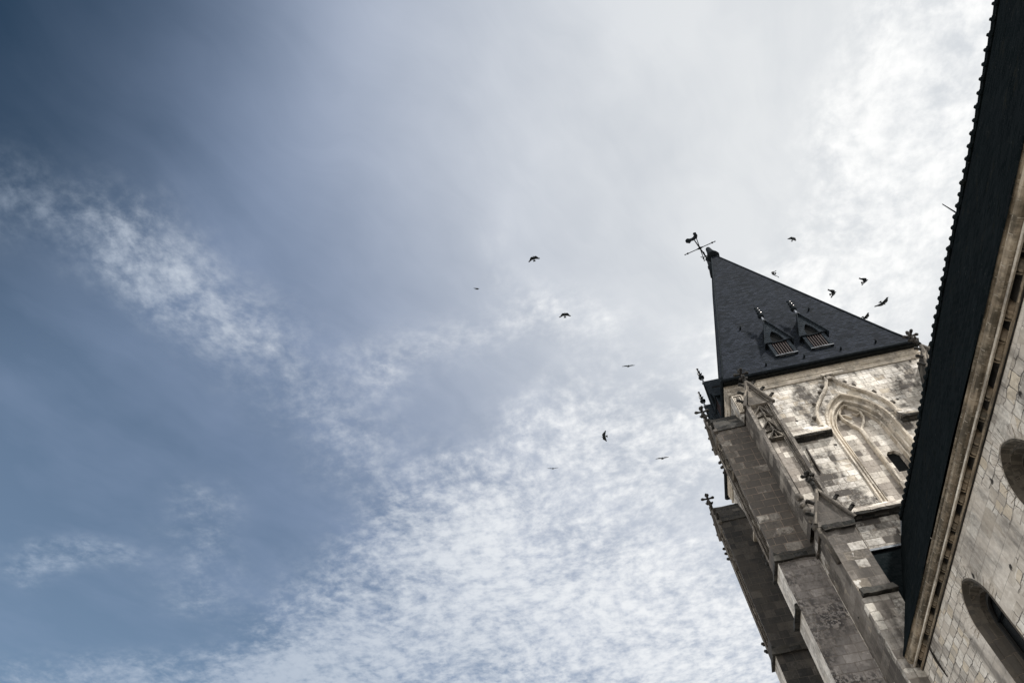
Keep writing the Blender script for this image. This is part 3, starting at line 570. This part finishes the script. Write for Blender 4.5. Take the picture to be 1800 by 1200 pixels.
for (a, b_, c_, d_) in zip(E, H, F_, RID):
    s = MB(); s.tube([(*a, 24.88), (*b_, 25.32), (*c_, 26.1), (*d_, 41.3)], 0.055, 6); s.build('hip_capping', 'dark_lead', roof)
s = MB(); s.lathe((12.31, 24.1, 41.0), (0, 0, 1), [(0, .46), (.35, .34), (.7, .24), (1.25, .17), (1.3, .14)], 10); s.tube([(12.31, 24.1, 41.28), (12.31, 27.4, 41.28)], .11, 8); s.build('ridge_capping', 'dark_lead', roof)
s = MB(); MX, MY = 12.31, 25.05
s.lathe((MX, MY, 40.2), (0, 0, 1), [(0, .55), (.9, .34), (1.1, .36), (1.2, .28), (1.9, .16), (2.2, .12), (2.25, .17), (2.35, .08)], 10)
s.build('mast_base', 'dark_lead', roof)
vane = MB(); vane.tube([(MX, MY, 42.4), (MX, MY, 45.9)], [.065, .045], 6)
vane.lathe((MX, MY, 44.2), (0, 0, 1), [(0, .05), (.1, .13), (.2, .05)], 8)
for ax in ((.97, -.24), (.24, .97)):
    A = Vector((*ax, 0)); P0 = Vector((MX, MY, 44.3))
    vane.tube([P0-A*1.18, P0+A*1.18], .033, 5)
    for sg in (-1, 1): vane.blob(P0+A*sg*0.98, .08, .08, .08, 6, 4); vane.blob(P0+A*sg*1.2, .05, .05, .05, 6, 4); vane.tube([P0+A*sg*.32, P0+Vector((0, 0, .12))], .025, 4); vane.tube([P0+A*sg*.3, P0-Vector((0, 0, .14))], .025, 4)
    for sg in (-1, 1): vane.tube([Vector((MX, MY, 42.95)), Vector((MX, MY, 42.9))+A*sg*.16, Vector((MX, MY, 43.0))+A*sg*.28, Vector((MX, MY, 43.12))+A*sg*.3], .03, 5)
vo = vane.build('weather_vane', 'wrought_iron', tower)
RO = [(-.66, -.10), (-.80, .12), (-.78, .40), (-.60, .58), (-.44, .52), (-.34, .34), (-.16, .20), (.04, .20), (.18, .32), (.24, .52), (.20, .66), (.30, .80), (.42, .78), (.44, .70), (.54, .66), (.46, .58), (.52, .42), (.52, .16), (.38, -.10), (.14, -.24), (-.12, -.22), (-.30, -.10), (-.42, -.20), (-.54, -.30)]
ra = Vector((.90, -.43, 0)); rz = Vector((0, 0, 1)); rn = ra.cross(rz)*.04; rc = Vector((MX, MY, 46.0))
vane = MB(); vane.prism([rc+ra*x*.78+rz*z*.85-rn for x, z in RO], [rc+ra*x*.78+rz*z*.85+rn for x, z in RO]); vane.tube([rc+rz*-.2, rc+rz*.05], .05, 6); vane.build('rooster', 'wrought_iron', vo)

# roof dormers
def dormer(tf, label):
    """tf(s, t, z): s across, t outwards from the roof foot plane; gable faces outwards"""
    d = MB(tf); hw = 0.66; zg, zap, zb = 27.06, 28.96, 26.02; T0 = 0.14
    ap = [(x, z) for x, z in arch(0, 0.30, 27.12, 27.95, 8)]
    def top(x): return zg+(zap-zg)*(1-abs(x)/hw)
    X = sorted(set([-hw, hw, 0]+[p[0] for p in ap]))
    def az(x):
        for (xa, za), (xb, zb2) in zip(ap, ap[1:]):
            if xa-1e-9 <= x <= xb+1e-9 and xb-xa > 1e-9: return za+(zb2-za)*(x-xa)/(xb-xa)
        return zg
    for xa, xb in zip(X, X[1:]):
        la, lb = (az(xa), az(xb)) if xa >= -0.3001 and xb <= 0.3001 else (zg, zg)
        d.add([(xa, T0, la), (xb, T0, lb), (xb, T0, top(xb)), (xa, T0, top(xa))], [(0, 1, 2, 3)])
    d.loft([[(x, T0, z) for x, z in [(-.30, zg)]+ap+[(.30, zg)]], [(x, T0-.12, z) for x, z in [(-.30, zg)]+ap+[(.30, zg)]]], False, False)
    for sg in (-1, 1):                           # roof slopes, overhang, cheeks
        d.prism([(0, T0+.09, zap+.10), (sg*(hw+.08), T0+.09, zg-.10), (sg*(hw+.08), T0+.09, zg-.20), (0, T0+.09, zap-.02)], [(0, -1.2, zap+.10), (sg*(hw+.08), -1.2, zg-.10), (sg*(hw+.08), -1.2, zg-.20), (0, -1.2, zap-.02)])
        d.box(min(sg*.40, sg*.56), max(sg*.40, sg*.56), -0.9, 0.07, zb-.1, zg+.02)
        d.add([(sg*hw, T0, zg), (sg*.3, T0, zg), (sg*.3, -.5, zg), (sg*hw, -.5, zg)], [(0, 1, 2, 3)])
    o_ = d.build('dormer', 'dormer_slate', tower); o_['label'] = label
    h_ = MB(tf); h_.box(-.42, .42, -.6, -.0, zb-.05, 28.0); h_.build('opening', 'hollow_dark', o_)
    for q in range(6):
        l = MB(tf); x = -.32+q*.128; l.prism([(x-.016, .004, zb), (x+.004, .004, zb), (x+.018, .05, zb), (x-.002, .05, zb)], [(x-.016, .004, zg-.04), (x+.004, .004, zg-.04), (x+.018, .05, zg-.04), (x-.002, .05, zg-.04)]); l.build('louvre_slat', 'louvre_wood', o_)
    l = MB(tf); l.box(-.39, .39, .006, .10, zg-.03, zg+.03); l.build('crossbar', 'dark_lead', o_)
    l = MB(tf); l.prism([(-.56, -.3, zb-.03), (.56, -.3, zb-.03), (.56, .10, zb-.07), (0, .14, zb-.09), (-.56, .10, zb-.07)], [(-.56, -.3, zb-.0), (.56, -.3, zb-.0), (.56, .10, zb-.04), (0, .14, zb-.06), (-.56, .10, zb-.04)]); l.build('sill', 'lead', o_)
    l = MB(tf); l.lathe((0, T0+.02, zap-.05), (0, 0, 1), [(0, .13), (.10, .06), (.42, .04)], 8); l.build('finial_stem', 'lead', o_)
    l = MB(tf); l.lathe((0, T0+.02, zap+.35), (0, 0, 1), [(0, .04), (.05, .15), (.15, .17), (.24, .06), (.32, .05), (.40, .10), (.48, .05), (.60, .04), (.68, .09), (.76, .04), (.86, .03), (.92, .075), (1.0, .03)], 10)
    for q in range(5): a = q*2*math.pi/5; l.tube([(0, T0+.02, zap+.72), (.09*math.cos(a), T0+.02+.09*math.sin(a), zap+.76), (.13*math.cos(a), T0+.02+.13*math.sin(a), zap+.84)], [.03, .035, .02], 5)
    l.build('finial', 'dark_lead', o_)
    for dz, rr in ((.44, .045), (.72, .04), (.98, .036)):
        l = MB(tf); l.blob((.09, T0+.09, zap+.35+dz*.8), rr, rr, rr, 6, 4); l.build('finial_glint', 'glint_lead', o_)  # bright blob standing in for the sun's glint on the finial
    return o_
dormer(lambda s, t, z: (11.27+s, 21.78-t, z), 'left dormer on the front slope'); dormer(lambda s, t, z: (13.06+s, 21.78-t, z), 'right dormer on the front slope')
dormer(lambda s, t, z: (8.0-t, 25.05-s, z), 'nearer dormer on the left slope'); dormer(lambda s, t, z: (8.0-t, 26.85-s, z), 'farther dormer on the left slope')
# small slate hooks and snow catches on the front slope
for hx, hz in ((10.2, 29.6), (14.2, 30.1), (10.0, 25.42), (11.9, 25.44), (13.7, 25.44), (15.4, 25.44)):
    yy = 21.83+(hz-26.3)/15.0*2.25 if hz > 26.3 else 21.73
    l = MB(); l.tube([(hx, yy+.05, hz), (hx, yy-.12, hz-.02), (hx+.02, yy-.16, hz+.08)], [.05, .05, .03], 5); l.build('roof_hook', 'dark_lead', roof)

# ================================================================== NAVE
K = 0.915
LX, LZ = 7.96, 9.87                              # gutter lip
RX, RZ = 11.25, 15.55
WX = 8.235; NY0, NY1 = -8.0, 21.99; NYE = 20.26
nave = thing('church_nave', (RX, 7.0, GZ), 'long pale stone nave with steep dark slate roof and carved corbel cornice', 'church nave')
# wall
w = MB(); WIN = [11.0, 15.48]
holes = [[(y, z) for y, z in arch(yc, 0.72, 8.12, 8.98, 12, zb=3.2)] for yc in WIN]
holed_wall(w, NY0, NYE-.02, 2.0, LZ-.05, holes, lambda y, z: (WX, y, z))
w.add([(WX, NY0, GZ), (WX, NYE-.02, GZ), (WX, NYE-.02, 2.0), (WX, NY0, 2.0)], [(0, 1, 2, 3)])
RW = 2*RX-WX
w.add([(WX, NY0, GZ), (RW, NY0, GZ), (RW, NY0, LZ), (RX, NY0, RZ-.1), (WX, NY0, LZ)], [(0, 1, 2, 3, 4)]); w.add([(RW, NY0, GZ), (RW, NY1, GZ), (RW, NY1, LZ), (RW, NY0, LZ)], [(0, 1, 2, 3)])
w.build('wall', 'nave_stone', nave, recalc=False)
# windows
for yc in WIN:
    prof = [(0.72, 8.98, 0.0), (0.68, 8.93, -0.02), (0.63, 8.86, 0.10), (0.60, 8.82, 0.12), (0.56, 8.76, 0.06), (0.50, 8.68, 0.22), (0.47, 8.64, 0.22), (0.44, 8.6, 0.18), (0.42, 8.57, 0.42)]
    f = MB(); rr = [[(WX+dx, y, z) for y, z in arch(yc, a, 8.12, za, 12, zb=3.2)] for a, za, dx in prof]
    for q0, q1 in zip(rr, rr[1:]): f.loft([q0, q1], False, False)
    f.add([(WX, yc-.72, 3.2), (WX, yc+.72, 3.2), (WX+.42, yc+.42, 3.5), (WX+.42, yc-.42, 3.5)], [(0, 1, 2, 3)])
    wo = f.build('window', 'reveal_stone', nave, recalc=False)
    f = MB(); P = arch(yc, .43, 8.12, 8.59, 12, zb=3.3); f.prism([(WX+.40, y, z) for y, z in P], [(WX+.43, y, z) for y, z in P]); f.build('pane', 'window_glass', wo)
    f = MB(); f.tube([(WX+.37, yc, 3.3), (WX+.37, yc, 8.5)], .03, 5)
    for z in (4.2, 5.2, 6.2, 7.2, 8.1): f.tube([(WX+.35, yc-.44, z), (WX+.35, yc+.44, z)], .025, 5)
    f.build('glazing_bar', 'wrought_iron', wo)
    f = MB(); P = arch(yc, .44, 8.12, 8.6, 12, zb=3.4); P2 = arch(yc, .37, 8.12, 8.5, 12, zb=3.4)
    for (a0, a1), (c0, c1) in zip(zip(P, P[1:]), zip(P2, P2[1:])): f.prism([(WX+.30, *a0), (WX+.30, *a1), (WX+.30, *c1), (WX+.30, *c0)], [(WX+.36, *a0), (WX+.36, *a1), (WX+.36, *c1), (WX+.36, *c0)])
    f.build('window_frame', 'dark_wood', wo)
    f = MB(); P = arch(yc, .73, 8.12, 8.99, 14); P2 = arch(yc, 1.0, 8.12, 9.26, 14)  # voussoirs
    for i in range(len(P)-1):
        g0 = 0.06; lerp = lambda a, b_, t: (a[0]+(b_[0]-a[0])*t, a[1]+(b_[1]-a[1])*t)
        a0, a1, c0, c1 = lerp(P[i], P[i+1], g0), lerp(P[i], P[i+1], 1-g0), lerp(P2[i], P2[i+1], g0), lerp(P2[i], P2[i+1], 1-g0)
        pj = random.uniform(.004, .02); f.prism([(WX-pj, *a0), (WX-pj, *a1), (WX-pj, *c1), (WX-pj, *c0)], [(WX+.02, *a0), (WX+.02, *a1), (WX+.02, *c1), (WX+.02, *c0)])
    f.build('voussoir_arch', 'nave_stone', wo)
# cornice: big roll, fillet, and the small moulding below the corbels (all cut into blocks by their joints)
def strip(prof, mat, name, seg=0.62, jit=0.0018, smooth=True, y0=NY0, y1=NYE+.02):
    m_ = MB(); y = y0
    while y < y1-.05:
        ye = min(y+seg*random.uniform(.85, 1.15), y1); dx, dz = random.uniform(-jit, jit), random.uniform(-jit, jit)
        m_.loft([[(x+dx, y+.003, z+dz) for x, z in prof], [(x+dx, ye-.003, z+dz) for x, z in prof]], True, True, False); y = ye
    return m_.build(name, mat, nave)
cx, cz, cr_ = 8.075, 9.70, 0.115
roll = [(8.30, 9.80), (8.02, 9.86), (7.97, 9.855), (7.955, 9.83), (7.97, 9.80)]+[(cx-cr_*math.cos(t)*1.0, cz-cr_*math.sin(t)) for t in [rad(a) for a in (-45, -25, -5, 15, 35, 55, 75)]]+[(8.09, 9.57), (8.09, 9.75), (8.30, 9.75)]
strip(roll, 'cornice_stone', 'cornice')
strip([(8.055, 9.568), (8.043, 9.555), (8.040, 9.515), (8.048, 9.502), (8.085, 9.502), (8.095, 9.568)], 'moulded_stone', 'fillet', 0.9)
strip([(8.26, 9.50), (8.185, 9.452), (8.175, 9.42), (8.185, 9.39), (8.22, 9.375), (8.26, 9.37)], 'corbel_stone', 'wall_moulding', 0.8)
s = MB(); s.box(8.20, 8.30, NY0, NYE, 9.37, 9.80); s.build('frieze', 'soot_shade_stone', nave)  # near-black colour paints the shade in the cavities between corbels
cb = MB()
rings = []
for yy in (-.13, -.12, -.08, -.03, .03, .08, .12, .13):
    q = math.sqrt(max(0, 1-(yy/.135)**2)); b_ = 0.035+0.065*q; h_ = .02+.05*q
    rings.append([(8.215, yy, 9.50-h_), (8.215-b_*.5, yy, 9.50-h_*.9), (8.215-b_*.95, yy, 9.525-h_*.6), (8.215-b_*1.12, yy, 9.56), (8.215-b_*1.05, yy, 9.60), (8.215-b_*.8, yy, 9.66), (8.215, yy, 9.70)])
cb.loft(rings, True, True, False)
cb.tube([(8.20, .15, 9.66), (8.13, .145, 9.60), (8.105, .14, 9.53), (8.15, .135, 9.46), (8.20, .13, 9.43)], [.014, .018, .02, .018, .014], 6)
c0 = cb.build('corbel', 'corbel_stone', nave); n_c = 0
y = 3.2
while y < 20.0:
    if n_c == 0: o = c0
    else: o = c0.copy(); COL.objects.link(o)
    o.location = (random.uniform(-.006, .006), y, random.uniform(-.008, .008)); o.rotation_euler = (0, 0, random.uniform(-.04, .04)); o.parent = nave; o.matrix_parent_inverse = parent_inv(nave)
    y += 0.41*random.uniform(.96, 1.04); n_c += 1
# roof
r = MB()
prof = [(LX-.03, LZ-.03), (LX-.03, LZ+.02), (LX+.25, LZ+.46), (RX, RZ), (2*RX-LX, LZ+.02), (2*RX-LX, LZ-.03), (RX, RZ-.12)]
ys = [NY0+i*(NY1-NY0)/40 for i in range(41)]
r.loft([[(x+random.uniform(-.006, .006), y, z+random.uniform(-.012, .012)+.04*math.sin(y*.55+1)) for x, z in prof] for y in ys], True, True)
nroof = r.build('roof', 'nave_slate', nave)
rt = MB()
ang = [rad(a) for a in range(-30, 211, 30)]
rt.loft([[(math.cos(a)*rr, yy, math.sin(a)*rr) for a in ang]+[(0, yy, -.08)] for yy, rr in ((0.0, .125), (.05, .13), (.06, .168), (.10, .168), (.12, .125), (.325, .112))], True, True, False)
r0 = rt.build('ridge_tile', 'nave_slate', nroof); y = 2.6; n_t = 0
while y < 21.6:
    o = r0 if n_t == 0 else r0.copy()
    if n_t: COL.objects.link(o)
    o.parent = nroof; o.matrix_parent_inverse = Matrix.Identity(4); o.location = (RX+random.uniform(-.012, .012), y, RZ-.06+random.uniform(-.012, .012)+.04*math.sin(y*.55+1)); o.rotation_euler = (random.uniform(-.03, .03), random.uniform(-.12, .12), 0)
    y += .327; n_t += 1
s = MB(); s.tube([(RX, 9.5, RZ), (RX, 9.5, RZ+.72)], [.022, .012], 6); s.build('lightning_rod', 'wrought_iron', nave)
s = MB(); s.tube([(WX-.03, 19.02, 9.36), (WX-.05, 19.03, 9.0), (WX-.03, 19.02, 8.55)], [.02, .035, .015], 6); s.build('iron_bar', 'rusty_iron', nave)
# slate cricket behind the buttress and the lead flashings on the tower
s = MB(); s.prism([(8.92, 21.98, 14.44), (10.62, 21.98, 14.44), (10.62, 21.98, 10.0), (8.92, 21.98, 10.0)], [(8.92, 20.3, 10.9), (8.95, 20.3, 10.9), (8.95, 20.3, 9.95), (8.92, 20.3, 9.95)])
s.build('cricket_roof', 'nave_slate', nave)
s = MB(); s.box(8.88, 10.68, 21.90, 21.985, 14.44, 14.53); s.box(8.88, 10.66, 21.82, 21.90, 14.40, 14.46); s.build('flashing', 'weathered_lead', nave)
s = MB(); s.prism([(10.62, 21.985, 14.44), (10.74, 21.985, 14.44), (11.40, 21.985, 15.66), (11.28, 21.985, 15.72)], [(10.62, 21.88, 14.44), (10.74, 21.88, 14.44), (11.40, 21.88, 15.66), (11.28, 21.88, 15.72)]); s.build('flashing', 'weathered_lead', nave)

# ================================================================== BIRDS
def bird(pos, az, bank, dl, dr, fl, fr, sc, label, pitch=0.0):
    """one continuous mesh: body, head with beak, fanned tail and two fingered wings; fl / fr = how far each wing is swept back"""
    m_ = MB()
    sec = [(.24, .004, .004), (.205, .012, .012), (.19, .028, .028), (.16, .036, .036), (.13, .034, .036), (.09, .055, .055), (.03, .07, .068), (-.05, .062, .055), (-.12, .030, .026), (-.16, .038, .014), (-.25, .11, .009), (-.30, .10, .004)]
    m_.loft([[(rx*math.cos(a), y_, rz*math.sin(a)) for a in [2*math.pi*i/10 for i in range(10)]] for y_, rx, rz in sec], True, True, True)
    for sg, dih, sw in ((-1, dl, fl), (1, dr, fr)):
        st = [(0.02, .11, -.12), (.10, .14, -.14), (.18, .16, -.13), (.26, .15, -.125), (.33, .12, -.12), (.39, .07, -.10), (.43, .01, -.07)]
        rings = []
        for i, (d_, le, te) in enumerate(st):
            s2 = sw*max(0, d_-.16)*1.5; a_ = dih*(0.7 if d_ < .16 else 1.0)
            xx = sg*d_*math.cos(a_)*(1-0.25*abs(sw)*(d_/.42)); zz = d_*math.sin(a_)
            rings.append([(xx, le-s2, zz), (xx, (le*2+te)/3-s2, zz+.012), (xx, te-s2, zz+.002), (xx, (le+te*2)/3-s2, zz-.006)])
        m_.loft(rings, True, True, True)
        for q in range(4):                       # primaries
            a_ = dih; d0 = .38+q*.02; s2 = sw*(d0-.16)*1.5; x_ = sg*d0*math.cos(a_)*(1-0.25*abs(sw)*(d0/.42)); z_ = d0*math.sin(a_)
            e = (x_+sg*(.08+.012*q)*math.cos(a_), -.095+.03*q-s2-.05-.05*sw, z_+.08*math.sin(a_))
            m_.tube([(x_, -.05+.02*q-s2, z_), e], [.026, .012], 5, flat=.3)
    o = m_.build('bird', 'feather')
    o.location = pos; o.scale = (sc*0.86,)*3
    o.rotation_euler = (Matrix.Rotation(rad(az-90), 3, 'Z') @ Matrix.Rotation(rad(pitch), 3, 'X') @ Matrix.Rotation(rad(bank), 3, 'Y')).to_euler()
    return tag(o, label, 'bird', 'black birds circling the tower')
BIRDS = [
    ((-0.25, 23.79, 46.24), 268, 0, .30, .25, .35, .45, 1.15, 'black bird with rounded drooping wings, the highest of those left of the spire', 0),
    ((-5.91, 28.74, 52.34), 2, 55, .3, .3, .6, .6, 0.95, 'tiny black bird banking edge-on, farthest left in the open blue sky', 0),
    ((1.23, 28.01, 43.79), 279, 0, .2, .3, .35, .5, 1.15, 'black bird with swept wings and fanned tail in blue sky well left of the spire', 0),
    ((4.43, 27.03, 34.43), 276, 0, .05, .12, .1, .1, 0.95, 'black bird gliding on thin straight wings beside the lower left edge of the spire', -35),
    ((2.19, 35.85, 37.6), 184, 20, .5, .15, .3, .2, 1.05, 'black bird with one wing raised over white cloud, heading left', 0),
    ((5.19, 31.63, 30.14), 265, -8, .12, .1, .1, .1, 0.95, 'black bird gliding with level wings and tail down, nearest the left buttress finials', -25),
    ((-2.57, 42.69, 42.08), 280, 0, .12, .15, .1, .1, 1.15, 'small black bird with level wings, lowest one over the white cloud', -35),
    ((19.45, 26.06, 44.36), 295, 10, .1, 1.1, .2, .4, 0.9, 'black bird with its left wing stretched out, topmost right of the spire tip', 0),
    ((19.31, 30.88, 47.68), 200, 20, 1.0, -.7, .9, .9, 1.05, 'small black bird with closed wings just above the right edge of the spire', 0),
    ((17.01, 23.66, 32.96), 344, 0, .35, .15, .25, .45, 0.95, 'black bird with fanned tail, left of the close pair right of the spire', 0),
    ((18.64, 23.0, 32.55), 340, 0, .5, .1, .35, .5, 0.95, 'black bird with fanned tail, upper right one of the close pair', 0),
    ((17.46, 21.86, 28.59), 37, 15, .1, .1, .25, .1, 0.95, 'black bird with long narrow wings tilted steeply, closest to the dark roof on the right', 0),
    ((19.15, 26.05, 33.0), 31, 20, .15, .1, .3, .2, 1.0, 'black bird partly hidden behind the lower right edge of the slate spire', 0),
]
for b_ in BIRDS: bird(*b_[:8], b_[8], b_[9])
